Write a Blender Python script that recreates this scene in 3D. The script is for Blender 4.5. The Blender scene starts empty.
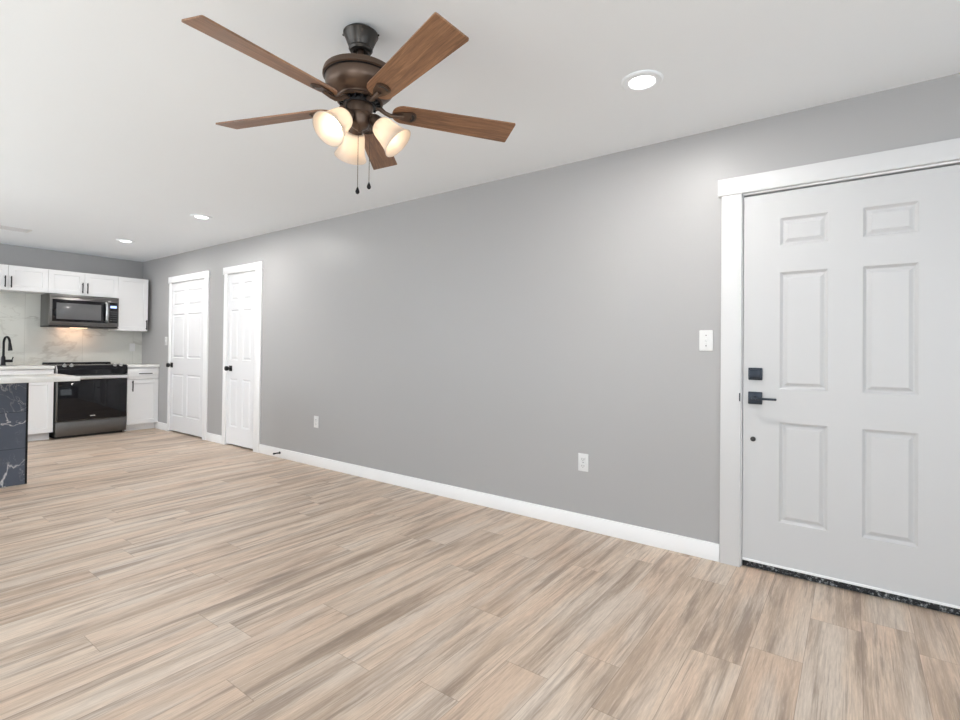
import bpy, bmesh, math, random
from mathutils import Vector, Matrix
random.seed(7)
SC = bpy.context.scene
COL = SC.collection
PI = math.pi
H = 2.44

# ------------------------------------------------------------------ camera
F_PX, PITCH, ROLL, YAW = 505.94, 0.009989, 0.011103, 0.934456
CAM = Vector((-3.0969, -8.6110, 1.1681)); SH = -14.724
cd = bpy.data.cameras.new('camera'); cam = bpy.data.objects.new('camera', cd); COL.objects.link(cam)
cd.sensor_fit = 'HORIZONTAL'; cd.sensor_width = 36.0
cd.lens = F_PX / 960 * 36.0
cd.shift_y = SH / 960
cd.clip_start = 0.05
fw = Vector((math.sin(YAW)*math.cos(PITCH), math.cos(YAW)*math.cos(PITCH), math.sin(PITCH)))
rt = Vector((math.cos(YAW), -math.sin(YAW), 0)); up = rt.cross(fw)
r2 = rt*math.cos(ROLL) + up*math.sin(ROLL); u2 = up*math.cos(ROLL) - rt*math.sin(ROLL)
cam.matrix_world = Matrix(((r2.x, u2.x, -fw.x, CAM.x), (r2.y, u2.y, -fw.y, CAM.y), (r2.z, u2.z, -fw.z, CAM.z), (0, 0, 0, 1)))
SC.camera = cam

# ------------------------------------------------------------------ light and exposure
SC.view_settings.view_transform = 'Standard'
SC.view_settings.look = 'None'
SC.view_settings.gamma = 1
SC.view_settings.use_curve_mapping = False
SC.view_settings.exposure = 0.22
SC.cycles.max_bounces = 10
SC.cycles.diffuse_bounces = 6
SC.cycles.use_denoising = True
W = bpy.data.worlds.new('world'); SC.world = W; W.use_nodes = True
W.node_tree.nodes['Background'].inputs[0].default_value = (0.85, 0.92, 1.0, 1)
W.node_tree.nodes['Background'].inputs[1].default_value = 1.0

DAY = (0.88, 0.945, 1.0)
def area(name, loc, direction, sx, sy, power, col=DAY, shape='RECTANGLE'):
    l = bpy.data.lights.new(name, 'AREA'); l.shape = shape; l.size = sx
    if shape == 'RECTANGLE': l.size_y = sy
    l.energy = power; l.color = col
    o = bpy.data.objects.new(name, l); COL.objects.link(o); o.location = loc
    o.rotation_euler = Vector(direction).to_track_quat('-Z', 'Y').to_euler()
    return o
sun = bpy.data.lights.new('sun', 'SUN'); sun.energy = 31; sun.angle = math.radians(2); sun.color = (.73, .865, 1.0)
so_ = bpy.data.objects.new('sun', sun); COL.objects.link(so_); so_.location = (-9, -6, 6)
so_.rotation_euler = Vector((1, .12, -1.25)).to_track_quat('-Z', 'Y').to_euler()
# added lamps giving daylight at the unseen windows of the left wall and the wall behind the camera
XL, YB = -5.6, -11.2
WIN_L = [(-10.2, -8.0, 0.75, 2.1), (-6.6, -3.8, 0.05, 2.1), (-2.9, -1.2, 0.9, 2.1)]       # y0,y1,z0,z1; last opening added to light the kitchen end
WIN_B = [(-4.9, -2.9, 0.75, 2.1), (-2.2, -0.7, 0.75, 2.1)]        # x0,x1,z0,z1
area('window_daylight', (XL+.03, -9.1, 1.42), (1, 0, 0), 2.1, 1.3, 36)
area('window_daylight', (XL+.03, -5.2, 1.07), (1, 0, 0), 2.7, 2.0, 40)
area('window_daylight', (XL+.03, -2.05, 1.5), (1, 0, 0), 1.6, 1.1, 54)  # lamp added to even out the light toward the kitchen
area('window_daylight', (-3.9, YB+.03, 1.42), (0, 1, 0), 1.9, 1.3, 34)
area('window_daylight', (-1.45, YB+.03, 1.42), (0, 1, 0), 1.4, 1.3, 8)
# recessed ceiling lamps
CANS = [(-0.755, -7.808), (-0.765, -3.50), (-0.75, -1.555)]
CAN_W = 13.0

# ------------------------------------------------------------------ helpers
class MB:
    """collects shapes into one mesh"""
    def __init__(s): s.v = []; s.f = []
    def raw(s, vs, fs, M=None):
        b = len(s.v)
        s.v += [tuple(M @ Vector(p)) if M else tuple(p) for p in vs]
        s.f += [tuple(i+b for i in f) for f in fs]; return s
    def box(s, a, b, bev=0.0, M=None):
        a, b = [min(p, q) for p, q in zip(a, b)], [max(p, q) for p, q in zip(a, b)]
        bm = bmesh.new(); bmesh.ops.create_cube(bm, size=1)
        for v in bm.verts:
            v.co = Vector([(a[i]+b[i])/2 + v.co[i]*(b[i]-a[i]) for i in range(3)])
        if bev: bmesh.ops.bevel(bm, geom=bm.edges[:], offset=bev, segments=2, profile=.5, affect='EDGES')
        bm.verts.index_update()
        s.raw([v.co[:] for v in bm.verts], [[v.index for v in f.verts] for f in bm.faces], M); bm.free(); return s
    def lathe(s, prof, n=32, M=None, cap0=True, cap1=True):
        vs = []; fs = []
        for r, z in prof:
            vs += [(r*math.cos(2*PI*k/n), r*math.sin(2*PI*k/n), z) for k in range(n)]
        for i in range(len(prof)-1):
            for k in range(n):
                fs.append((i*n+k, i*n+(k+1) % n, (i+1)*n+(k+1) % n, (i+1)*n+k))
        if cap0: fs.append(tuple(range(n))[::-1])
        if cap1: fs.append(tuple((len(prof)-1)*n+k for k in range(n)))
        return s.raw(vs, fs, M)
    def tube(s, pts, r, n=10, M=None):
        pts = [Vector(p) for p in pts]; rs = r if isinstance(r, (list, tuple)) else [r]*len(pts)
        vs = []; fs = []; prev = None
        for i, p in enumerate(pts):
            t = (pts[min(i+1, len(pts)-1)] - pts[max(i-1, 0)]).normalized()
            a = prev if prev else (Vector((0, 0, 1)) if abs(t.z) < .9 else Vector((1, 0, 0)))
            a = (a - t*a.dot(t)).normalized(); prev = a; b = t.cross(a)
            vs += [tuple(p + (a*math.cos(2*PI*k/n) + b*math.sin(2*PI*k/n))*rs[i]) for k in range(n)]
        for i in range(len(pts)-1):
            for k in range(n):
                fs.append((i*n+k, i*n+(k+1) % n, (i+1)*n+(k+1) % n, (i+1)*n+k))
        fs.append(tuple(range(n))[::-1]); fs.append(tuple((len(pts)-1)*n+k for k in range(n)))
        return s.raw(vs, fs, M)
    def prism(s, poly, z0, z1, M=None):
        n = len(poly)
        vs = [(x, y, z0) for x, y in poly] + [(x, y, z1) for x, y in poly]
        fs = [tuple(range(n))[::-1], tuple(range(n, 2*n))] + [(k, (k+1) % n, n+(k+1) % n, n+k) for k in range(n)]
        return s.raw(vs, fs, M)
    def build(s, name, mat, parent=None, smooth=True, ang=35):
        me = bpy.data.meshes.new(name); me.from_pydata(s.v, [], s.f); me.validate()
        bm = bmesh.new(); bm.from_mesh(me); bmesh.ops.recalc_face_normals(bm, faces=bm.faces[:]); bm.to_mesh(me); bm.free()
        if smooth:
            me.shade_smooth(); me.set_sharp_from_angle(angle=math.radians(ang))
        if mat: me.materials.append(mat)
        o = bpy.data.objects.new(name, me); COL.objects.link(o)
        if parent: o.parent = parent
        return o

def thing(name, label, cat, loc=(0, 0, 0), rz=0, group=None):
    o = bpy.data.objects.new(name, None); COL.objects.link(o)
    o.location = loc; o.rotation_euler = (0, 0, rz); o.empty_display_size = .1
    o['label'] = label; o['category'] = cat
    if group: o['group'] = group
    return o
def struct(o): o['kind'] = 'structure'; return o
def copy_part(o, parent):
    c = o.copy(); COL.objects.link(c); c.parent = parent
    for ch in o.children: copy_part(ch, c)
    return c
def T(x, y, z): return Matrix.Translation((x, y, z))
def R(a, ax): return Matrix.Rotation(a, 4, ax)

# ------------------------------------------------------------------ materials
class NT:
    def __init__(s, name):
        s.m = bpy.data.materials.new(name); s.m.use_nodes = True; s.t = s.m.node_tree
        s.b = s.t.nodes['Principled BSDF']
    def n(s, typ, **kw):
        nd = s.t.nodes.new(typ)
        for k, v in kw.items():
            if k == 'inp':
                for a, b in v.items(): s.set(nd.inputs[a], b)
            else: setattr(nd, k, v)
        return nd
    def set(s, sock, v):
        if isinstance(v, bpy.types.NodeSocket): s.t.links.new(v, sock)
        else: sock.default_value = v
    def math(s, op, *a):
        nd = s.t.nodes.new('ShaderNodeMath'); nd.operation = op
        for i, v in enumerate(a): s.set(nd.inputs[i], v)
        return nd.outputs[0]
    def mix(s, fac, a, b, mode='MIX'):
        nd = s.t.nodes.new('ShaderNodeMix'); nd.data_type = 'RGBA'; nd.blend_type = mode
        s.set(nd.inputs[0], fac)
        for sock, v in ((nd.inputs[6], a), (nd.inputs[7], b)):
            s.set(sock, v if isinstance(v, bpy.types.NodeSocket) else (*v, 1) if len(v) == 3 else v)
        return nd.outputs[2]
    def ramp(s, fac, stops):
        nd = s.t.nodes.new('ShaderNodeValToRGB'); el = nd.color_ramp.elements
        while len(el) < len(stops): el.new(.5)
        for e, (p, c) in zip(el, stops): e.position = p; e.color = (*c, 1) if len(c) == 3 else c
        s.set(nd.inputs[0], fac); return nd.outputs[0]
    def noise(s, vec, scale, detail=4, rough=.5, dist=0, dim='3D', w=None):
        nd = s.n('ShaderNodeTexNoise', noise_dimensions=dim)
        if vec is not None: s.set(nd.inputs['Vector'], vec)
        nd.inputs['Scale'].default_value = scale; nd.inputs['Detail'].default_value = detail
        nd.inputs['Roughness'].default_value = rough; nd.inputs['Distortion'].default_value = dist
        return nd.outputs[0]
    def obj(s): return s.n('ShaderNodeTexCoord').outputs['Object']
    def sep(s, v):
        nd = s.n('ShaderNodeSeparateXYZ'); s.set(nd.inputs[0], v); return nd.outputs
    def comb(s, x, y, z):
        nd = s.n('ShaderNodeCombineXYZ')
        for i, v in enumerate((x, y, z)): s.set(nd.inputs[i], v)
        return nd.outputs[0]
    def bump(s, h, strength, dist=.002):
        nd = s.n('ShaderNodeBump'); nd.inputs['Strength'].default_value = strength; nd.inputs['Distance'].default_value = dist
        s.set(nd.inputs['Height'], h); s.set(s.b.inputs['Normal'], nd.outputs[0])
    def white(s, v, dim='1D'):
        nd = s.n('ShaderNodeTexWhiteNoise', noise_dimensions=dim)
        s.set(nd.inputs['W' if dim == '1D' else 'Vector'], v); return nd.outputs

def plain(name, col, rough=.5, metal=0, spec=.5, nscale=0, namt=.04, bump=0, coat=0):
    t = NT(name); b = t.b
    b.inputs['Roughness'].default_value = rough; b.inputs['Metallic'].default_value = metal
    b.inputs['Specular IOR Level'].default_value = spec; b.inputs['Coat Weight'].default_value = coat
    ns = t.noise(t.obj(), nscale or 6, 3)
    lo = tuple(c*(1-namt) for c in col); hi = tuple(min(1, c*(1+namt)) for c in col)
    t.set(b.inputs['Base Color'], t.mix(ns, lo, hi))
    if bump: t.bump(t.noise(t.obj(), 220, 2), bump, .001)
    return t.m
def srgb(*c):
    return tuple(((x/255)/12.92 if x/255 <= .04045 else ((x/255+.055)/1.055)**2.4) for x in c)

M_CEIL = plain('ceiling_paint', srgb(239, 243, 247), .75, nscale=1.2, namt=.01, bump=.05)
M_WALL = plain('grey_wall_paint', srgb(166, 165, 165), .40, spec=.35, nscale=1.3, namt=.015, bump=.04)
M_TRIM = plain('white_trim_paint', srgb(238, 238, 239), .35, nscale=3, namt=.01)
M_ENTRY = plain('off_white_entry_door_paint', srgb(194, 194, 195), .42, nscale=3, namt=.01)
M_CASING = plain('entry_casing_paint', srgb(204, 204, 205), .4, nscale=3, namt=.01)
M_DOOR = plain('white_door_paint', srgb(224, 224, 226), .42, nscale=3, namt=.01)
M_CAB = plain('white_cabinet_paint', srgb(232, 232, 233), .35, nscale=3, namt=.01)
M_BLACK = plain('matte_black_metal', (.012, .012, .014), .38, .6, nscale=30, namt=.2)
M_SLATE = plain('slate_black_hardware', (.035, .042, .055), .35, .7, nscale=40, namt=.2)
M_PLATE = plain('white_plastic', srgb(214, 214, 214), .35)
M_DARK = plain('dark_slot', (.03, .03, .03), .6)
M_HINGE = plain('nickel_hinge', (.16, .16, .16), .4, .7)
M_GLASSBLK = plain('black_glass', (.006, .006, .008), .06, 0, .35)
M_COOK = plain('black_ceramic_cooktop', (.008, .008, .009), .12)
M_BRONZE = plain('oil_rubbed_bronze', (.115, .078, .058), .35, .7, nscale=14, namt=.25)
M_DBRONZE = plain('dark_bronze', (.055, .05, .046), .33, .8, nscale=14, namt=.25)
M_VENT = plain('vent_white', srgb(225, 225, 225), .5)

def steel(name, col, rough):
    t = NT(name); b = t.b; b.inputs['Metallic'].default_value = 1; b.inputs['Roughness'].default_value = rough
    mp = t.n('ShaderNodeMapping', inp={'Vector': t.obj(), 'Scale': (2, 300, 300)})
    ns = t.noise(mp.outputs[0], 1, 3)
    t.set(b.inputs['Base Color'], t.mix(ns, tuple(c*.85 for c in col), col)); return t.m
M_STEEL = steel('dark_stainless_steel', (.175, .17, .165), .34)
M_BRIGHT = steel('bright_stainless_steel', (.72, .72, .72), .28)

def floor_mat():
    t = NT('light_oak_plank_floor'); b = t.b
    x, y, z = t.sep(t.obj())
    PW, PL = .18, 1.22
    row = t.math('FLOOR', t.math('DIVIDE', y, PW))
    rv = t.white(t.math('ADD', row, 3.7))[0]
    xs = t.math('ADD', t.math('DIVIDE', x, PL), t.math('MULTIPLY', rv, 7.31))
    colm = t.math('FLOOR', xs)
    idw = t.white(t.comb(row, colm, 0), '3D'); pid = idw[0]
    pid2 = t.white(t.comb(colm, row, 5.5), '3D')[0]
    # grain space, stretched along the plank, different on each plank
    off = t.math('MULTIPLY', pid, 37.0)
    gx = t.math('ADD', t.math('MULTIPLY', x, .9), off)
    gv = t.comb(gx, t.math('ADD', t.math('MULTIPLY', y, 9.0), off), t.math('MULTIPLY', pid2, 20))
    big = t.noise(gv, 1.25, 3, .55, .35)            # broad tone bands
    fine = t.noise(t.comb(t.math('MULTIPLY', gx, 14), t.math('MULTIPLY', y, 210), off), 1, 4, .7)
    mid = t.noise(t.comb(t.math('MULTIPLY', gx, 1.5), t.math('MULTIPLY', y, 52), off), 1, 6, .7, .35)
    streak = t.noise(t.comb(t.math('MULTIPLY', gx, 1.1), t.math('MULTIPLY', y, 15), t.math('ADD', off, 9)), 1, 5, .65, .4)
    base = t.ramp(pid, [(0, srgb(216, 194, 173)), (.3, srgb(206, 186, 167)), (.55, srgb(218, 199, 180)), (.8, srgb(203, 178, 156)), (1, srgb(220, 202, 184))])
    hue = t.noise(t.comb(t.math('MULTIPLY', gx, 1.4), t.math('MULTIPLY', y, 7), off), 1, 2)
    c = t.mix(t.ramp(hue, [(.38, (.5, .5, .5)), (.5, (0, 0, 0))]), base, srgb(206, 197, 187))
    c = t.mix(t.ramp(hue, [(.54, (0, 0, 0)), (.66, (.5, .5, .5))]), c, srgb(216, 188, 166))
    c = t.mix(t.ramp(big, [(.34, (.8, .8, .8)), (.52, (0, 0, 0))]), c, srgb(170, 149, 130))
    c = t.mix(t.ramp(streak, [(.50, (0, 0, 0)), (.64, (.85, .85, .85))]), c, srgb(142, 124, 110))
    crk = t.noise(t.comb(t.math('MULTIPLY', gx, 1.8), t.math('MULTIPLY', y, 95), off), 1, 5, .75, .5)
    patch = t.ramp(t.noise(t.comb(t.math('MULTIPLY', gx, 1.6), t.math('MULTIPLY', y, 12), t.math('ADD', off, 31)), 1, 3, .6), [(.46, (0, 0, 0)), (.60, (1, 1, 1))])
    c = t.mix(t.ramp(mid, [(.54, (0, 0, 0)), (.74, (.5, .5, .5))]), c, srgb(150, 130, 114))
    c = t.mix(t.ramp(mid, [(.26, (.4, .4, .4)), (.46, (0, 0, 0))]), c, srgb(224, 209, 193))
    c = t.mix(t.math('MULTIPLY', patch, t.ramp(crk, [(.50, (0, 0, 0)), (.62, (.6, .6, .6))])), c, srgb(126, 111, 100))
    c = t.mix(t.ramp(fine, [(.44, (0, 0, 0)), (.74, (.5, .5, .5))]), c, srgb(156, 140, 128))
    c = t.mix(t.ramp(fine, [(.28, (.3, .3, .3)), (.45, (0, 0, 0))]), c, srgb(230, 216, 201))
    # knots
    vo = t.n('ShaderNodeTexVoronoi', inp={'Vector': t.comb(t.math('MULTIPLY', x, 1.0), t.math('MULTIPLY', y, 4.2), off), 'Scale': 1.0})
    kd = t.math('ADD', vo.outputs['Distance'], t.math('MULTIPLY', t.math('SUBTRACT', crk, .5), .22))
    c = t.mix(t.ramp(kd, [(.02, (.6, .6, .6)), (.13, (0, 0, 0))]), c, srgb(128, 116, 109))
    # joints
    fy = t.math('FRACT', t.math('DIVIDE', y, PW)); dy = t.math('MULTIPLY', t.math('MINIMUM', fy, t.math('SUBTRACT', 1, fy)), PW)
    fx = t.math('FRACT', xs); dx = t.math('MULTIPLY', t.math('MINIMUM', fx, t.math('SUBTRACT', 1, fx)), PL)
    d = t.math('MINIMUM', dx, dy)
    jm = t.ramp(t.math('DIVIDE', d, .004), [(0, (.65, .65, .65)), (.45, (0, 0, 0))])
    c = t.mix(jm, c, srgb(120, 102, 90))
    t.set(b.inputs['Base Color'], c)
    t.set(b.inputs['Roughness'], t.math('ADD', .40, t.math('MULTIPLY', mid, .14)))
    b.inputs['Specular IOR Level'].default_value = .4
    t.bump(t.math('ADD', t.math('MULTIPLY', fine, .4), t.math('MULTIPLY', t.math('MINIMUM', t.math('DIVIDE', d, .003), 1), .6)), .15, .001)
    return t.m
M_FLOOR = floor_mat()

def tile_mat(name, base, base2, vein, vein_w, grout, tw, th, x0, z0, rough, vscale, st=(1, 1, 2.4), msk0=.42):
    t = NT(name); b = t.b; co = t.obj(); x, y, z = t.sep(co)
    rz = t.math('DIVIDE', t.math('SUBTRACT', z, z0), th)
    rx = t.math('DIVIDE', t.math('SUBTRACT', x, x0), tw)
    ri = t.math('FLOOR', rz)
    ci = t.math('FLOOR', rx); idn = t.white(t.comb(ri, ci, 0), '3D')[0]
    vec = t.comb(t.math('ADD', x, t.math('MULTIPLY', idn, 13)), t.math('MULTIPLY', idn, 7), z)
    vec2 = t.n('ShaderNodeMapping', inp={'Vector': vec, 'Rotation': (0, .62, 0), 'Scale': st}).outputs[0]
    n1 = t.noise(vec2, vscale, 5, .55, .5)
    n2 = t.noise(vec2, vscale*2.3, 5, .6, .8)
    v1 = t.ramp(t.math('ABSOLUTE', t.math('SUBTRACT', n1, .5)), [(0, (1, 1, 1)), (vein_w, (0, 0, 0))])
    v2 = t.ramp(t.math('ABSOLUTE', t.math('SUBTRACT', n2, .47)), [(0, (.5, .5, .5)), (vein_w*.8, (0, 0, 0))])
    msk = t.ramp(t.noise(vec, vscale*.9, 2), [(msk0, (0, 0, 0)), (msk0+.2, (1, 1, 1))])
    c = t.mix(t.noise(vec, vscale*1.5, 4), base, base2)
    c = t.mix(t.math('MULTIPLY', v1, msk), c, vein)
    c = t.mix(t.math('MULTIPLY', v2, t.math('SUBTRACT', 1, msk)), c, vein)
    fz = t.math('FRACT', rz); dz = t.math('MULTIPLY', t.math('MINIMUM', fz, t.math('SUBTRACT', 1, fz)), th)
    fx = t.math('FRACT', rx); dx = t.math('MULTIPLY', t.math('MINIMUM', fx, t.math('SUBTRACT', 1, fx)), tw)
    g = t.ramp(t.math('DIVIDE', t.math('MINIMUM', dx, dz), .006), [(0, (1, 1, 1)), (.45, (0, 0, 0))])
    t.set(b.inputs['Base Color'], t.mix(g, c, grout)); b.inputs['Roughness'].default_value = rough
    return t.m
M_SPLASH = tile_mat('white_marble_tile', srgb(208, 208, 202), srgb(196, 197, 191), srgb(172, 170, 163), .022, srgb(168, 168, 161), .61, .60, -1.34, .915, .14, .9)
M_DTILE = tile_mat('black_marble_tile', srgb(70, 78, 92), srgb(92, 99, 113), srgb(205, 205, 210), .006, srgb(34, 37, 44), .61, .305, -1.94, .0, .22, 1.9, (1, 1, .8), .33)
def quartz():
    t = NT('white_quartz'); ns = t.noise(t.obj(), 3, 5, .6, 1)
    t.set(t.b.inputs['Base Color'], t.mix(t.ramp(ns, [(.45, (0, 0, 0)), (.62, (1, 1, 1))]), srgb(238, 238, 236), srgb(222, 222, 219)))
    t.b.inputs['Roughness'].default_value = .15; return t.m
M_QUARTZ = quartz()

def blade_wood():
    t = NT('walnut_fan_blade'); x, y, z = t.sep(t.obj())
    g = t.noise(t.comb(t.math('MULTIPLY', x, 4), t.math('MULTIPLY', y, 60), z), 1, 5, .65, 1.2)
    g2 = t.noise(t.comb(t.math('MULTIPLY', x, 10), t.math('MULTIPLY', y, 260), z), 1, 3, .6)
    c = t.ramp(g, [(.3, srgb(104, 75, 54)), (.5, srgb(136, 99, 72)), (.7, srgb(160, 120, 89))])
    c = t.mix(t.ramp(g2, [(.5, (0, 0, 0)), (.75, (.5, .5, .5))]), c, srgb(72, 52, 40))
    t.set(t.b.inputs['Base Color'], c); t.b.inputs['Roughness'].default_value = .42; return t.m
M_BLADE = blade_wood()
M_BEDGE = plain('dark_blade_edge', (.05, .035, .028), .5)

def frosted():
    t = NT('frosted_glass_shade'); nt = t.t; out = nt.nodes['Material Output']
    d = t.n('ShaderNodeBsdfDiffuse'); d.inputs[0].default_value = (.62, .58, .54, 1)
    tr = t.n('ShaderNodeBsdfTranslucent'); tr.inputs[0].default_value = (.88, .81, .73, 1)
    gl = t.n('ShaderNodeBsdfGlossy'); gl.inputs['Roughness'].default_value = .25
    m = t.n('ShaderNodeMixShader'); m.inputs[0].default_value = .5
    nt.links.new(d.outputs[0], m.inputs[1]); nt.links.new(tr.outputs[0], m.inputs[2])
    m2 = t.n('ShaderNodeMixShader'); m2.inputs[0].default_value = .05
    nt.links.new(m.outputs[0], m2.inputs[1]); nt.links.new(gl.outputs[0], m2.inputs[2])
    nt.links.new(m2.outputs[0], out.inputs[0]); return t.m
M_SHADE = frosted()
def emis(name, col, s):
    t = NT(name); t.b.inputs['Base Color'].default_value = (*col, 1)
    t.b.inputs['Emission Color'].default_value = (*col, 1); t.b.inputs['Emission Strength'].default_value = s; return t.m
M_BULB = emis('lit_bulb', (1, .87, .70), 8)
M_LENS = emis('lit_downlight_lens', (1, .98, .95), 6)
M_DISP = emis('blue_display', (.45, .6, 1), .8)
M_HOODLAMP = emis('warm_hood_lamp', (1, .75, .5), 2)
def debris():
    t = NT('dusty_black_threshold'); v = t.obj()
    n = t.noise(v, 70, 4, .7); k = t.ramp(n, [(.52, (.012, .013, .016)), (.60, (.16, .17, .18)), (.72, (.55, .55, .55))])
    t.set(t.b.inputs['Base Color'], k); t.b.inputs['Roughness'].default_value = .6; return t.m
M_SILL = debris()
def glass():
    t = NT('window_glass'); nt = t.t
    tr = t.n('ShaderNodeBsdfTransparent'); tr.inputs[0].default_value = (.95, .98, .97, 1)
    gl = t.n('ShaderNodeBsdfGlossy'); gl.inputs['Roughness'].default_value = 0
    m = t.n('ShaderNodeMixShader'); m.inputs[0].default_value = .07
    nt.links.new(tr.outputs[0], m.inputs[1]); nt.links.new(gl.outputs[0], m.inputs[2])
    nt.links.new(m.outputs[0], nt.nodes['Material Output'].inputs[0]); return t.m
M_GLASS = glass()

# ------------------------------------------------------------------ room shell
struct(MB().box((XL-.12, YB-.12, -.05), (.16, .12, 0)).build('floor', M_FLOOR, smooth=False))
struct(MB().box((XL-.12, YB-.12, H), (.16, .12, H+.06)).build('ceiling', M_CEIL, smooth=False))
def wall_mesh(u0, u1, holes, place, d0, d1):
    """wall slab between u0..u1 and floor..ceiling with rectangular holes; place(u,z,d)->xyz"""
    m = MB(); us = sorted({u0, u1, *[h[0] for h in holes], *[h[1] for h in holes]}); zs = sorted({0, H, *[h[2] for h in holes], *[h[3] for h in holes]})
    for a, b in zip(us, us[1:]):
        for c, d in zip(zs, zs[1:]):
            if any(h[0] <= a and b <= h[1] and h[2] <= c and d <= h[3] for h in holes): continue
            m.box(place(a, c, d0), place(b, d, d1))
    return m
D1 = (-1.957, -.995); D2 = (-3.164, -2.546); D3 = (-9.036, -8.122); DH = 2.035
wr = wall_mesh(YB, 0, [(D1[0]-.012, D1[1]+.012, 0, DH+.012), (D2[0]-.012, D2[1]+.012, 0, DH+.012), (D3[0]-.012, D3[1]+.012, 0, DH+.012)], lambda u, z, d: (d, u, z), 0, .10)
wr.box((.10, YB, 0), (.14, 0, H))
struct(wr.build('wall_right', M_WALL, smooth=False))
struct(MB().box((XL, 0, 0), (.14, .12, H)).build('wall_back', M_WALL, smooth=False))
struct(wall_mesh(YB, 0, WIN_L, lambda u, z, d: (d, u, z), XL-.12, XL).build('wall_left', M_WALL, smooth=False))
struct(wall_mesh(XL-.12, .14, WIN_B, lambda u, z, d: (u, d, z), YB-.12, YB).build('wall_front', M_WALL, smooth=False))

def window(n, a, b, z0, z1, place):
    m = MB(); w = .05
    for (u0, u1, v0, v1) in ((a, b, z0, z0+w), (a, b, z1-w, z1), (a, a+w, z0+w, z1-w), (b-w, b, z0+w, z1-w), ((a+b)/2-w/2, (a+b)/2+w/2, z0+w, z1-w)):
        m.box(place(u0, v0, -.10), place(u1, v1, -.04))
    f = struct(m.build('window_%d' % n, M_TRIM, smooth=False))
    MB().box(place(a+w, z0+w, -.075), place(b-w, z1-w, -.070)).build('pane', M_GLASS, f, smooth=False)
k = 1
for (a, b, z0, z1) in WIN_L: window(k, a, b, z0, z1, lambda u, z, d: (XL+d, u, z)); k += 1
for (a, b, z0, z1) in WIN_B: window(k, a, b, z0, z1, lambda u, z, d: (u, YB+d, z)); k += 1

# baseboards
def baseboard(name, segs, place):
    m = MB()
    for a, b in segs:
        m.box(place(a, 0, 0), place(b, .098, .014), .002)
    return struct(m.build(name, M_TRIM))
PR = lambda u, z, d: (-d, u, z)
baseboard('baseboard_right', [(-.957, -.545), (-2.464, -2.070), (-8.010, -3.292), (YB, -9.15)], PR)
baseboard('baseboard_left', [(YB, WIN_L[1][0]), (WIN_L[1][1], -.002)], lambda u, z, d: (XL+d, u, z))
baseboard('baseboard_front', [(XL+.02, -.02)], lambda u, z, d: (u, YB+d, z))

# ------------------------------------------------------------------ six panel doors
def door_leaf(y_far, y_near, z0, z1, cols, rows, xf, th, g=.012, dep=.012, land=.034):
    """leaf on the right wall facing -x; cols are (y0,y1) pairs, rows (z0,z1) pairs of its moulded panels"""
    ys = sorted({y_far, y_near, *[c for p in cols for c in p]}); zs = sorted({z0, z1, *[c for p in rows for c in p]})
    vs = []; fs = []; idx = {}
    def V(y, z, x):
        key = (round(y, 5), round(z, 5), round(x, 5))
        if key not in idx: idx[key] = len(vs); vs.append((x, y, z))
        return idx[key]
    for a, b in zip(ys, ys[1:]):
        for c, d in zip(zs, zs[1:]):
            if (a, b) in cols and (c, d) in rows:
                prev = [V(a, c, xf), V(b, c, xf), V(b, d, xf), V(a, d, xf)]
                for ins, dx in ((.004, dep*.35), (g*.6, dep*.55), (g, dep), (g+.006, dep), (land, dep*.22)):
                    cur = [V(a+ins, c+ins, xf+dx), V(b-ins, c+ins, xf+dx), V(b-ins, d-ins, xf+dx), V(a+ins, d-ins, xf+dx)]
                    for k in range(4): fs.append((prev[k], prev[(k+1) % 4], cur[(k+1) % 4], cur[k]))
                    prev = cur
                fs.append(tuple(prev))
            else:
                fs.append((V(a, c, xf), V(b, c, xf), V(b, d, xf), V(a, d, xf)))
    m = MB(); m.raw(vs, fs)
    # edges and back
    xb = xf+th
    m.raw([(xf, y_far, z0), (xf, y_near, z0), (xf, y_near, z1), (xf, y_far, z1), (xb, y_far, z0), (xb, y_near, z0), (xb, y_near, z1), (xb, y_far, z1)],
          [(0, 1, 5, 4), (1, 2, 6, 5), (2, 3, 7, 6), (3, 0, 4, 7), (4, 5, 6, 7)])
    return m
def hinge(parent, y, z):
    m = MB(); m.box((-.004, y-.003, z-.045), (.002, y+.016, z+.045))
    m.tube([(-.008, y, z-.048), (-.008, y, z+.048)], .006, 10)
    m.build('hinge', M_HINGE, parent)
def jamb(parent, D):
    m = MB()
    m.box((.0, D[0]-.012, 0), (.10, D[0]-.003, DH+.012)).box((.0, D[1]+.003, 0), (.10, D[1]+.012, DH+.012)).box((.0, D[0]-.012, DH+.003), (.10, D[1]+.012, DH+.012))
    m.build('jamb', M_TRIM, parent, smooth=False)
def casing(n, cf, cn, D, ovf, ovn, ztop, zbot, mat=None):
    """cf,cn: outer y of the far and near legs; the header overhangs"""
    m = MB()
    m.box((-.018, D[1]+.008, 0), (0, cf, zbot), .0015).box((-.018, cn, 0), (0, D[0]-.008, zbot), .0015)
    m.box((-.024, ovn, zbot), (0, ovf, ztop), .0015)
    return struct(m.build('trim_%d' % n, mat or M_TRIM))
def closet_knob(parent, y, z):
    k = MB().box((-.008, y-.033, z-.033), (0, y+.033, z+.033), .003)
    k.build('rosette', M_BLACK, parent)
    MB().lathe([(.010, 0), (.010, .02), (.024, .028), (.029, .045), (.026, .060), (.012, .066)], 24, T(-.006, y, z) @ R(-PI/2, 'Y')).build('door_knob', M_BLACK, parent)

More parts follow.
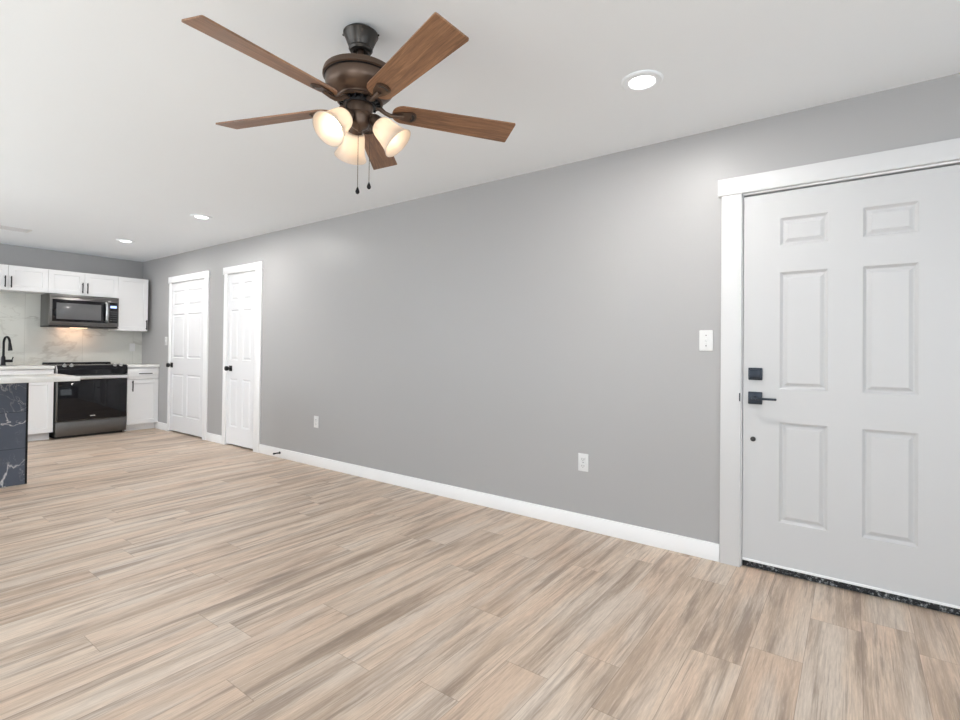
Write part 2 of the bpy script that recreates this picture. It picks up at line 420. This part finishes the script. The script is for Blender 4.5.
rowsC = [(.228, .80), (1.018, 1.618), (1.728, 1.937)]
d = struct(door_leaf(D1[0], D1[1], .022, DH, [(-1.862, -1.485), (-1.385, -1.042)], rowsC, -.001, .036).build('door_1', M_DOOR, ang=20))
closet_knob(d, -1.035, .918); jamb(d, D1)
for z in (.25, 1.03, 1.82): hinge(d, D1[0]-.003, z)
casing(1, -.950, -2.068, D1, -.932, -2.080, 2.135, 2.05)
d = struct(door_leaf(D2[0], D2[1], .022, DH, [(-3.066, -2.885), (-2.778, -2.606)], rowsC, -.001, .036).build('door_2', M_DOOR, ang=20))
closet_knob(d, -2.625, .92); jamb(d, D2)
for z in (.25, 1.03, 1.82): hinge(d, D2[0]-.003, z)
casing(2, -2.466, -3.290, D2, -2.448, -3.302, 2.135, 2.05)
# entry door
d = struct(door_leaf(D3[0], D3[1], .048, 2.028, [(-8.853, -8.646), (-8.506, -8.295)], [(.278, .805), (.98, 1.60), (1.742, 1.888)], .004, .044).build('door_3', M_ENTRY, ang=20))
jamb(d, D3)
MB().box((.022, D3[0]-.002, .0005), (.10, D3[1]+.002, .036), .003).build('threshold', M_SILL, d)
MB().box((-.004, D3[0]+.002, .040), (.004, D3[1]-.002, .052), .002).build('door_sweep', M_TRIM, d)
m = MB().box((-.006, -8.216, 1.024), (.004, -8.148, 1.090), .003); dbp = m.build('deadbolt', M_SLATE, d)
MB().box((-.018, -8.208, 1.032), (-.006, -8.156, 1.082), .004).build('deadbolt_cover', M_SLATE, dbp)
m = MB().box((-.007, -8.216, .893), (.004, -8.148, .960), .003); hd = m.build('door_handle', M_SLATE, d)
m = MB(); m.tube([(-.006, -8.182, .927), (-.05, -8.182, .927)], .011, 14); m.box((-.058, -8.288, .921), (-.046, -8.171, .933), .003); m.build('lever', M_SLATE, hd)
MB().lathe([(.013, 0), (.013, .004), (.009, .008), (.004, .009)], 20, T(.004, -8.172, .703) @ R(-PI/2, 'Y')).build('door_viewer', M_DARK, d)
MB().box((-.0205, -8.112, .905), (-.017, -8.106, .95)).build('strike_plate', M_SLATE, d)
casing(3, -8.012, -9.146, D3, -7.993, -9.165, 2.14, 2.047, M_CASING)

# ------------------------------------------------------------------ wall plates
def outlet(label, loc, face, group='duplex outlets'):
    """face: 'x' looks to -x, 'y' looks to -y"""
    t = thing('wall_outlet', label, 'outlet', loc, 0 if face == 'x' else -PI/2, None)
    pl = MB().box((-.006, -.036, -.058), (0, .036, .058), .003).build('cover_plate', M_PLATE, t)
    for dz in (-.022, .022):
        rc = MB().box((-.0085, -.017, dz-.015), (-.004, .017, dz+.015), .004).build('receptacle', M_PLATE, t)
        MB().box((-.0092, -.0085, dz-.004), (-.008, -.006, dz+.006)).box((-.0092, .006, dz-.004), (-.008, .0085, dz+.006)).box((-.0092, -.002, dz-.011), (-.008, .002, dz-.007)).build('slots', M_DARK, rc)
    MB().lathe([(.0035, 0), (.003, .0015)], 12, T(-.006, 0, 0) @ R(-PI/2, 'Y')).build('screw', M_HINGE, t)
    return t
outlet('white duplex outlet low on the grey wall nearer the white entry door', (0, -7.181, .438), 'x')
outlet('white duplex outlet low on the grey wall nearer the closet doors', (0, -4.308, .438), 'x')
outlet('white duplex outlet on the marble backsplash right of the range', (-.128, -.011, 1.155), 'y')
def switch(label, loc):
    t = thing('light_switch', label, 'light switch', loc)
    MB().box((-.006, -.037, -.059), (0, .037, .059), .003).build('cover_plate', M_PLATE, t)
    MB().box((-.0075, -.006, -.013), (-.004, .006, .013)).build('switch_slot', M_VENT, t)
    MB().box((-.006, -.004, -.006), (.006, .004, .006), .0015, T(-.012, 0, .003) @ R(.5, 'Y')).build('toggle', M_PLATE, t)
    for dz in (-.03, .03): MB().lathe([(.0035, 0), (.003, .0015)], 12, T(-.006, 0, dz) @ R(-PI/2, 'Y')).build('screw', M_HINGE, t)
switch('white toggle light switch on the grey wall beside the entry door casing', (0, -7.932, 1.238))
switch('white toggle light switch between the kitchen corner and the farthest door', (0, -.845, 1.25))
# spring door stop on the baseboard
t = thing('door_stop', 'small black spring door stop on the white baseboard beside the closet', 'door stop', (-.014, -3.70, .055))
MB().lathe([(.013, 0), (.013, .004), (.009, .009)], 20, R(-PI/2, 'Y')).build('mounting_base', M_BLACK, t)
pts = [(-.008-.055*i/120, .0065*math.cos(i*.52), .0065*math.sin(i*.52)) for i in range(121)]
MB().tube(pts, .0018, 6).build('spring', M_BLACK, t)
MB().lathe([(.008, 0), (.010, .003), (.010, .012), (.006, .017)], 20, T(-.062, 0, 0) @ R(-PI/2, 'Y')).build('rubber_tip', M_BLACK, t)

# ------------------------------------------------------------------ recessed lights and vent
can_labels = ['largest and nearest round recessed downlight in the ceiling, right of the fan',
              'round recessed downlight in the ceiling above the two narrow doors, middle of the row',
              'farthest small round recessed downlight, in the ceiling above the kitchen corner']
trim_me = None
for (x, y), lb in zip(CANS, can_labels):
    t = thing('recessed_light', lb, 'ceiling light', (x, y, H), 0, 'recessed ceiling downlights')
    if trim_me is None:
        tr = MB().lathe([(.095, 0), (.095, -.004), (.088, -.009), (.062, -.009), (.058, -.004)], 48, cap0=False, cap1=False).build('trim_ring', M_CEIL, t)
        le = MB().lathe([(.059, -.004), (.05, -.006), (.001, -.007)], 48, cap0=False).build('lens', M_LENS, t); trim_me = (tr, le)
    else:
        for o in trim_me: copy_part(o, t)
    l = area('downlight_lamp', (0, 0, -.012), (0, 0, -1), .11, .11, CAN_W, (1, .97, .93), 'DISK'); l.parent = t
t = thing('ceiling_vent', 'white slatted air vent in the kitchen ceiling at the left edge', 'vent', (-1.80, -1.22, H))
m = MB(); m.box((-.24, -.10, -.006), (.24, -.075, 0), .002).box((-.24, .075, -.006), (.24, .10, 0), .002).box((-.24, -.075, -.006), (-.215, .075, 0), .002).box((.215, -.075, -.006), (.24, .075, 0), .002)
m.build('vent_frame', M_VENT, t)
m = MB()
for i in range(9):
    m.box((-.215, -.008, -.001), (.215, .008, .001), 0, T(0, -.064+i*.016, -.008) @ R(.6, 'X'))
m.build('louvers', M_VENT, t)

# ------------------------------------------------------------------ ceiling fan
FX, FY = -1.77, -7.021
fan = thing('ceiling_fan', 'bronze five-blade ceiling fan with walnut blades and three lit frosted shades', 'ceiling fan', (FX, FY, H))
Z = lambda z: z-H
c = MB().lathe([(.052, 0), (.062, -.010), (.069, -.014), (.069, -.018), (.066, -.022), (.064, -.024), (.048, -.066), (.046, -.070), (.047, -.076), (.042, -.084), (.030, -.088), (.026, -.080), (.016, -.078)], 48, cap1=False).build('canopy', M_DBRONZE, fan)
for a in (math.radians(-53.5), math.radians(126.5)): MB().lathe([(.004, 0), (.004, .006), (.002, .008)], 10, R(a, 'Z') @ T(.066, 0, -.016) @ R(PI/2, 'Y')).build('screw', M_BLACK, c)
MB().lathe([(.0125, -.06), (.0125, Z(2.262))], 20).build('downrod', M_BRONZE, fan)
MB().lathe([(.014, Z(2.300)), (.022, Z(2.296)), (.024, Z(2.286)), (.07, Z(2.279)), (.125, Z(2.273)), (.141, Z(2.268)), (.145, Z(2.256)), (.145, Z(2.246)), (.139, Z(2.243)),
            (.134, Z(2.241)), (.134, Z(2.236)), (.135, Z(2.228)), (.134, Z(2.212)), (.128, Z(2.197)), (.114, Z(2.183)), (.096, Z(2.172)), (.086, Z(2.168)), (.084, Z(2.164)), (.088, Z(2.158)), (.091, Z(2.153)), (.086, Z(2.150)), (.07, Z(2.152)), (.05, Z(2.158))],
           64, cap0=False).build('motor_housing', M_BRONZE, fan)
MB().lathe([(.1385, Z(2.2445)), (.1390, Z(2.2415)), (.1355, Z(2.239))], 64, cap0=False, cap1=False).build('housing_band', M_BLACK, fan)  # black ring added so the groove under the flange reads as deep shade
vm = MB()
for i in range(20):
    vm.box((.060, -.004, Z(2.142)), (.080, .004, Z(2.152)), 0, R(2*PI*i/20, 'Z'))
vm.lathe([(.062, Z(2.154)), (.066, Z(2.146)), (.062, Z(2.138))], 32).build('flywheel', M_BLACK, fan)
MB().lathe([(.040, Z(2.148)), (.049, Z(2.146)), (.051, Z(2.140)), (.050, Z(2.104)), (.046, Z(2.100)), (.046, Z(2.096)), (.040, Z(2.088)), (.038, Z(2.066)), (.032, Z(2.054)), (.022, Z(2.047)), (.012, Z(2.043)), (.006, Z(2.034)), (.002, Z(2.032))], 40).build('light_kit_hub', M_BRONZE, fan)
# blades
BETA = -.246
r0, r1, w0, w1 = .130, .652, .100, .128
poly = []
def arc(cx, cy, r, a0, a1, n=6): return [(cx+r*math.cos(a0+(a1-a0)*i/n), cy+r*math.sin(a0+(a1-a0)*i/n)) for i in range(n+1)]
poly += arc(r0+.046, -w0/2+.046, .046, PI, 1.5*PI, 8)
poly += arc(r1-.006, -w1/2+.006, .006, 1.5*PI, 2*PI, 4)
poly += arc(r1-.006, w1/2-.006, .006, 0, .5*PI, 4)
poly += arc(r0+.046, w0/2-.046, .046, .5*PI, PI, 8)
blade = MB().prism(poly, -.003, .003).build('blade', M_BLADE, fan, ang=30)
# blade iron: arm from the flywheel, D shaped plate with a slot
iron = MB().prism([(.135, -.009), (.172, -.024)] + arc(.198, 0, .031, -1.25, 1.25, 16) + [(.172, .024), (.135, .009)], -.0080, -.0032)
iron.tube([(.062, 0, .018), (.080, 0, .010), (.100, 0, -.006), (.120, 0, -.014), (.140, 0, -.013), (.175, 0, -.009)], [.010, .010, .0085, .0085, .009, .008], 12)
iron.tube([(x, y, -.0085) for x, y in arc(.196, 0, .0265, -1.15, 1.15, 14) + arc(.196, 0, .014, 1.0, -1.0, 8) + arc(.196, 0, .0265, -1.15, -1.1, 1)], .0022, 6)
ir = iron.build('blade_bracket', M_BRONZE, blade)
MB().prism(arc(.196, 0, .0255, -1.12, 1.12, 14) + arc(.196, 0, .015, .95, -.95, 8), -.0090, -.0078).build('bracket_slot', M_DARK, ir)
for k2, a in enumerate([math.radians(182.21 + 72*i) for i in range(5)]):
    b = blade if k2 == 0 else copy_part(blade, fan)
    b.matrix_local = T(0, 0, Z(2.132)) @ R(a, 'Z') @ R(BETA, 'X')
# lamps
TILT = math.radians(45)
sh_prof = [(.026, .0), (.034, .002), (.039, .008), (.043, .020), (.046, .035), (.049, .055), (.053, .075), (.058, .093), (.064, .106), (.068, .112)]
sh_in = [(r-.003, z+.0005) for r, z in sh_prof[::-1]]
proto = None
for k2, a in enumerate([math.radians(-53.5 + th) for th in (-3, 117, -123)]):
    base = R(a, 'Z')
    Mx = T(0, 0, Z(2.066)) @ base @ T(.077, 0, 0) @ R(PI/2 + TILT, 'Y')      # local +z runs along the shade axis
    s = bpy.data.objects.new('lamp_shade', proto[0].data) if proto else MB().lathe(sh_prof+sh_in, 40, cap0=False, cap1=False).build('lamp_shade', M_SHADE, fan)
    if proto: COL.objects.link(s); s.parent = fan
    s.matrix_local = Mx
    bl = bpy.data.objects.new('light_bulb', proto[1].data) if proto else MB().lathe([(.010, .004), (.012, .018), (.020, .034), (.0255, .050), (.025, .062), (.018, .074), (.006, .080), (.001, .081)], 28).build('light_bulb', M_BULB, s)
    if proto: COL.objects.link(bl)
    bl.parent = s
    so = bpy.data.objects.new('lamp_holder', proto[2].data) if proto else MB().lathe([(.012, -.040), (.020, -.034), (.024, -.022), (.027, -.008), (.031, .0), (.033, .008), (.031, .009), (.027, .002)], 32, cap1=False).build('lamp_holder', M_BRONZE, fan)
    if proto: COL.objects.link(so); so.parent = fan
    so.matrix_local = Mx
    arm = MB().tube([(.030, 0, Z(2.092)), (.045, 0, Z(2.098)), (.056, 0, Z(2.099)), (.066, 0, Z(2.092))], [.009, .008, .008, .010], 12).build('lamp_arm', M_BRONZE, fan)
    arm.matrix_local = base
    if not proto: proto = (s, bl, so)
    pl = bpy.data.lights.new('bulb_lamp', 'POINT'); pl.energy = 0.10; pl.color = (1, .68, .40); pl.shadow_soft_size = .02
    po = bpy.data.objects.new('bulb_lamp', pl); COL.objects.link(po); po.parent = s; po.location = (0, 0, .097)
# pull chains
for (lat, dep, ztop, zfob, zb) in ((.002, -.03, 2.062, 1.802, 1.778), (.040, .0, 2.10, 1.831, 1.807)):
    p = Vector((.595, -.804, 0))*lat + Vector((.804, .595, 0))*dep
    m = MB(); m.tube([(p.x, p.y, Z(ztop)), (p.x, p.y, Z(zfob))], .0011, 6)
    n = int((ztop-zfob)/.006)
    for i in range(n): m.lathe([(.0004, -.002), (.0019, 0), (.0004, .002)], 6, T(p.x, p.y, Z(zfob)+i*.006))
    ch = m.build('pull_chain', M_BRONZE, fan)
    MB().lathe([(.001, .004), (.003, .0), (.007, -.010), (.0085, -.017), (.006, -.023), (.001, -.026)], 18, T(p.x, p.y, Z(zfob))).build('chain_fob', M_BLACK, ch)

# ------------------------------------------------------------------ kitchen
def shaker(x0, x1, z0, z1, yf, th=.02, rail=.055, rec=.008):
    """door front facing -y with a recessed flat centre"""
    m = MB(); g = .0015
    x0 += g; x1 -= g; z0 += g; z1 -= g
    vs = [(x0, yf, z0), (x1, yf, z0), (x1, yf, z1), (x0, yf, z1)]
    a = [(x0+rail, yf, z0+rail), (x1-rail, yf, z0+rail), (x1-rail, yf, z1-rail), (x0+rail, yf, z1-rail)]
    b = [(p[0]+(.003 if i in (0, 3) else -.003), yf+rec, p[2]+(.003 if i < 2 else -.003)) for i, p in enumerate(a)]
    bk = [(p[0], yf+th, p[2]) for p in vs]
    V = vs+a+b+bk; F = []
    for k in range(4):
        j = (k+1) % 4
        F += [(k, j, 4+j, 4+k), (4+k, 4+j, 8+j, 8+k), (k, j, 12+j, 12+k)]
    F += [(8, 9, 10, 11), (12, 13, 14, 15)]
    return m.raw(V, F)
def slab(x0, x1, z0, z1, yf, th=.02): return MB().box((x0+.0015, yf, z0+.0015), (x1-.0015, yf+th, z1-.0015), .0015)
def bar_pull(parent, p0, p1, yf, r=.0055):
    """black bar handle from p0 to p1 (x,z) standing off the front yf"""
    m = MB(); y = yf-.028
    (xa, za), (xb, zb) = p0, p1
    m.box((min(xa, xb)-r, y-r, min(za, zb)-r), (max(xa, xb)+r, y+r, max(za, zb)+r), .0015)
    for q in (.12, .88):
        x = xa+(xb-xa)*q; z = za+(zb-za)*q
        m.box((x-r*.8, y, z-r*.8), (x+r*.8, yf+.002, z+r*.8))
    return m.build('handle', M_BLACK, parent)
def off(m, o):  # world coordinates -> local to the thing's base
    m.v = [(x-o[0], y-o[1], z-o[2]) for x, y, z in m.v]; return m
class Local:
    """build parts of a thing from world coordinates"""
    def __init__(s, name, label, cat, loc, group=None):
        s.t = thing(name, label, cat, loc, 0, group); s.loc = loc
    def add(s, name, m, mat, parent=None, **k):
        return off(m, s.loc).build(name, mat, parent or s.t, **k)
    def pull(s, door, p0, p1, yf):
        o = bar_pull(door, p0, p1, yf); o.data.transform(Matrix.Translation([-c for c in s.loc])); return o

YU = -.352
ZT = 2.143
c = Local('upper_cabinet', 'white two-door wall cabinet at the left edge, left of the one over the microwave', 'cabinet', (-1.571, -.005, 1.84), 'white wall cabinets')
c.add('cabinet_body', MB().box((-1.953, -.330, 1.84), (-1.192, -.003, ZT), .001), M_CAB)
for (a, b, hxx) in ((-1.953, -1.572, -1.602), (-1.572, -1.191, -1.546)):
    dd = c.add('door', shaker(a, b, 1.84, ZT, YU), M_CAB, smooth=False); c.pull(dd, (hxx, 1.875), (hxx, 2.002), YU)
c = Local('upper_cabinet', 'white two-door wall cabinet directly above the microwave', 'cabinet', (-.811, -.005, 1.84), 'white wall cabinets')
c.add('cabinet_body', MB().box((-1.190, -.330, 1.84), (-.432, -.003, ZT), .001), M_CAB)
for (a, b, hxx) in ((-1.191, -.811, -.838), (-.811, -.431, -.784)):
    dd = c.add('door', shaker(a, b, 1.84, ZT, YU), M_CAB, smooth=False); c.pull(dd, (hxx, 1.872), (hxx, 2.000), YU)
c = Local('upper_cabinet', 'tall white single-door wall cabinet right of the microwave', 'cabinet', (-.243, -.005, 1.391), 'white wall cabinets')
c.add('cabinet_body', MB().box((-.430, -.330, 1.391), (-.055, -.003, ZT), .001), M_CAB)
dd = c.add('door', shaker(-.431, -.055, 1.391, ZT, YU), M_CAB, smooth=False); c.pull(dd, (-.078, 1.416), (-.078, 1.546), YU)

# backsplash
o = struct(MB().box((-2.6, -.010, .915), (-.001, 0, 1.84)).build('trim_4', M_SPLASH, smooth=False))

# base cabinets
YBF = -.622
c = Local('base_cabinet', 'white sink base cabinet with false drawer front left of the range', 'cabinet', (-1.562, -.3, 0), 'white base cabinets')
c.add('cabinet_body', MB().box((-1.945, -.600, .09), (-1.181, -.003, .878), .001), M_CAB)
c.add('toe_kick', MB().box((-1.945, -.545, 0), (-1.200, -.10, .09)), M_CAB, smooth=False)
c.add('drawer_front', slab(-1.945, -1.181, .745, .872, YBF), M_CAB)
for a, b, hxx in ((-1.945, -1.563, -1.60), (-1.563, -1.181, -1.526)):
    dd = c.add('door', shaker(a, b, .093, .740, YBF), M_CAB, smooth=False); c.pull(dd, (hxx, .56), (hxx, .69), YBF)
c = Local('base_cabinet', 'white base cabinet left of the sink cabinet, beyond the left edge behind the island', 'cabinet', (-2.27, -.3, 0), 'white base cabinets')
c.add('cabinet_body', MB().box((-2.60, -.600, .09), (-1.947, -.003, .878), .001), M_CAB)
c.add('toe_kick', MB().box((-2.60, -.545, 0), (-1.947, -.10, .09)), M_CAB, smooth=False)
dd = c.add('drawer', slab(-2.60, -1.947, .712, .872, YBF), M_CAB); c.pull(dd, (-2.35, .792), (-2.20, .792), YBF)
dd = c.add('door', shaker(-2.60, -1.947, .093, .708, YBF), M_CAB, smooth=False); c.pull(dd, (-1.99, .56), (-1.99, .69), YBF)
c = Local('base_cabinet', 'white base cabinet with one drawer over one door in the corner right of the range', 'cabinet', (-.197, -.3, 0), 'white base cabinets')
c.add('cabinet_body', MB().box((-.391, -.600, .09), (-.003, -.003, .878), .001), M_CAB)
c.add('toe_kick', MB().box((-.391, -.545, 0), (-.016, -.10, .09)), M_CAB, smooth=False)
dd = c.add('drawer', slab(-.391, -.003, .712, .872, YBF), M_CAB); c.pull(dd, (-.252, .793), (-.100, .793), YBF)
dd = c.add('door', shaker(-.391, -.003, .093, .708, YBF), M_CAB, smooth=False); c.pull(dd, (-.331, .555), (-.331, .693), YBF)

def tag(o, label, cat, group=None):
    o['label'] = label; o['category'] = cat
    if group: o['group'] = group
    return o
tag(MB().box((-2.60, -.642, .880), (-1.180, -.011, .915), .003).build('countertop', M_QUARTZ), 'white stone countertop holding the black faucet, left of the range', 'countertop', 'kitchen countertops')
tag(MB().box((-.394, -.642, .880), (-.001, -.011, .915), .003).build('countertop', M_QUARTZ), 'short white stone countertop in the corner right of the range', 'countertop', 'kitchen countertops')

# faucet
t = thing('kitchen_faucet', 'black gooseneck kitchen faucet on the countertop by the marble backsplash', 'faucet', (-1.555, -.10, .915))
MB().lathe([(.028, 0), (.028, .008), (.022, .014), (.020, .10), (.016, .115), (.013, .12)], 28).build('faucet_body', M_BLACK, t)
a = math.radians(-75); ex = Vector((math.cos(a), math.sin(a), 0))
pts = [(0, 0, .10), (0, 0, .27)] + [tuple(ex*(.065-.065*math.cos(q)) + Vector((0, 0, .27+.085*math.sin(q)))) for q in [PI*i/12 for i in range(1, 12)]] + [tuple(ex*.13 + Vector((0, 0, .265)))]
MB().tube(pts, .0125, 16).build('spout', M_BLACK, t)
MB().tube([tuple(ex*.13+Vector((0, 0, .275))), tuple(ex*.136+Vector((0, 0, .235))), tuple(ex*.143+Vector((0, 0, .185)))], [.014, .018, .022], 18).build('spray_head', M_BLACK, t)
m = MB(); m.tube([(.015, 0, .055), (.085, 0, .055)], [.016, .018], 16); m.tube([(.078, 0, .06), (.092, 0, .105)], [.007, .006], 10); m.build('faucet_handle', M_BLACK, t)

# range
c = Local('electric_range', 'stainless and black slide-in electric range with glass oven door', 'stove', (-.788, -.33, 0))
X0, X1 = -1.170, -.404
c.add('range_body', MB().box((X0+.004, -.600, .03), (X1-.004, -.03, .905), .002), M_STEEL)
c.add('kick_base', MB().box((X0+.02, -.58, 0), (X1-.02, -.08, .03)), M_DARK, smooth=False)
ck = c.add('cooktop', MB().box((X0, -.605, .905), (X1, -.075, .922), .004), M_COOK)
bm_ = MB()
for (bx, by, br) in ((-.98, -.44, .10), (-.60, -.44, .115), (-.98, -.20, .075), (-.60, -.20, .075), (-.79, -.14, .05)):
    bm_.lathe([(br, .0), (br, .0006), (br-.004, .0006), (br-.004, 0)], 40, T(bx, by, .9222), cap0=False, cap1=False)
off(bm_, c.loc).build('burner_rings', M_STEEL, ck)
c.add('rear_vent', MB().box((X0+.01, -.074, .905), (X1-.01, -.018, .945), .004), M_BLACK)
# sloped control panel, prism along x
prof = [(-.600, .922), (-.628, .920), (-.668, .870), (-.668, .798), (-.600, .798)]
m = MB(); m.v = [(X0+.012, y, z) for y, z in prof] + [(X1-.012, y, z) for y, z in prof]; n = 5
m.f = [tuple(range(n)), tuple(range(n, 2*n))] + [(k, (k+1) % n, n+(k+1) % n, n+k) for k in range(n)]
cp = c.add('control_panel', m, M_GLASSBLK, smooth=False)
for xx in (X0, X1-.012):
    m = MB(); m.v = [(xx, y, z) for y, z in prof] + [(xx+.012, y, z) for y, z in prof]; m.f = [tuple(range(n)), tuple(range(n, 2*n))] + [(k, (k+1) % n, n+(k+1) % n, n+k) for k in range(n)]
    c.add('end_cap', m, M_BRIGHT if xx == X0 else M_BLACK, smooth=False)
for xk in (-1.085, -1.015, -.545, -.475):
    kb = MB().lathe([(.021, 0), (.021, .006), (.017, .010), (.016, .026), (.013, .029)], 24, T(xk, -.640, .912) @ R(math.radians(38), 'X'))
    kb.box((-.003, -.016, .026), (.003, .016, .031), 0, T(xk, -.640, .912) @ R(math.radians(38), 'X'))
    c.add('control_knob', kb, M_BRIGHT, cp)
od = c.add('oven_door', MB().box((X0+.003, -.655, .215), (X1-.003, -.602, .792), .003), M_STEEL)
c.add('oven_window', MB().box((X0+.020, -.659, .222), (X1-.003, -.654, .735), .002), M_GLASSBLK, od)
c.add('badge', MB().box((-.815, -.6605, .262), (-.760, -.6585, .273)), M_BRIGHT, od)
m = MB().box((X0+.006, -.705, .742), (X1-.006, -.682, .786), .006)
for xx in (X0+.05, X1-.07): m.box((xx, -.69, .752), (xx+.02, -.654, .776))
c.add('door_handle', m, M_BRIGHT, od)
c.add('storage_drawer', MB().box((X0+.003, -.657, .035), (X1-.003, -.602, .208), .003), M_STEEL)

# microwave
c = Local('microwave', 'dark stainless over-the-range microwave mounted under the wall cabinet', 'microwave', (-.811, -.2, 1.415))
YM = -.405
c.add('microwave_body', MB().box((-1.188, -.372, 1.425), (-.434, -.012, 1.834), .002), M_STEEL)
c.add('vent_grille', MB().box((-1.188, YM+.004, 1.795), (-.434, -.372, 1.834), .002), M_STEEL)
dd = c.add('door', MB().box((-1.188, YM, 1.440), (-.560, -.373, 1.793), .004), M_STEEL)
c.add('window_border', MB().box((-1.160, YM-.003, 1.482), (-.575, YM+.001, 1.765), .002), M_GLASSBLK, dd)
M_MWGLASS = plain('grey_mesh_window', (.11, .11, .115), .12, 0, .6, nscale=400, namt=.3)
c.add('window', MB().box((-1.118, YM-.005, 1.512), (-.640, YM-.002, 1.722), .001), M_MWGLASS, dd)
c.add('handle', MB().tube([(-.585, YM, 1.50), (-.585, YM-.030, 1.52), (-.585, YM-.042, 1.60), (-.585, YM-.042, 1.66), (-.585, YM-.030, 1.74), (-.585, YM, 1.76)], .0125, 14), M_BRIGHT, dd)
cp = c.add('control_panel', MB().box((-.557, YM, 1.440), (-.434, -.373, 1.793), .004), M_STEEL)
c.add('keypad', MB().box((-.548, YM-.003, 1.49), (-.448, YM+.001, 1.765), .002), M_GLASSBLK, cp)
c.add('display', MB().box((-.535, YM-.004, 1.690), (-.462, YM-.002, 1.722)), M_DISP, cp)
for i in range(3):
    for j in range(5): c.add('button', MB().box((-.531+i*.028, YM-.0038, 1.515+j*.030), (-.513+i*.028, YM-.0028, 1.524+j*.030)), M_HINGE, cp)
c.add('bottom_panel', MB().box((-1.188, YM+.004, 1.413), (-.434, -.012, 1.425), .002), M_BLACK)
c.add('cooktop_lamp', MB().box((-.90, -.16, 1.409), (-.72, -.10, 1.4135)), M_HOODLAMP)
l = area('hood_lamp', (-.84, -.15, 1.405), (0, .35, -1), .30, .08, 1.0, (1, .60, .38))

# island
c = Local('kitchen_island', 'kitchen island clad in black veined marble tiles at the left edge', 'island', (-2.8, -2.95, 0))
c.add('tile_cladding', MB().box((-3.65, -3.000, 0), (-1.930, -2.890, .878)), M_DTILE, smooth=False)
c.add('edge_trim', MB().box((-1.932, -3.003, 0), (-1.918, -2.890, .878), .001).box((-3.65, -3.003, .868), (-1.932, -2.9995, .878)), M_BLACK, smooth=False)
tag(MB().box((-3.75, -3.50, .880), (-1.700, -2.86, .918), .003).build('countertop', M_QUARTZ), 'white stone slab overhanging the black tiled island', 'countertop', 'kitchen countertops')
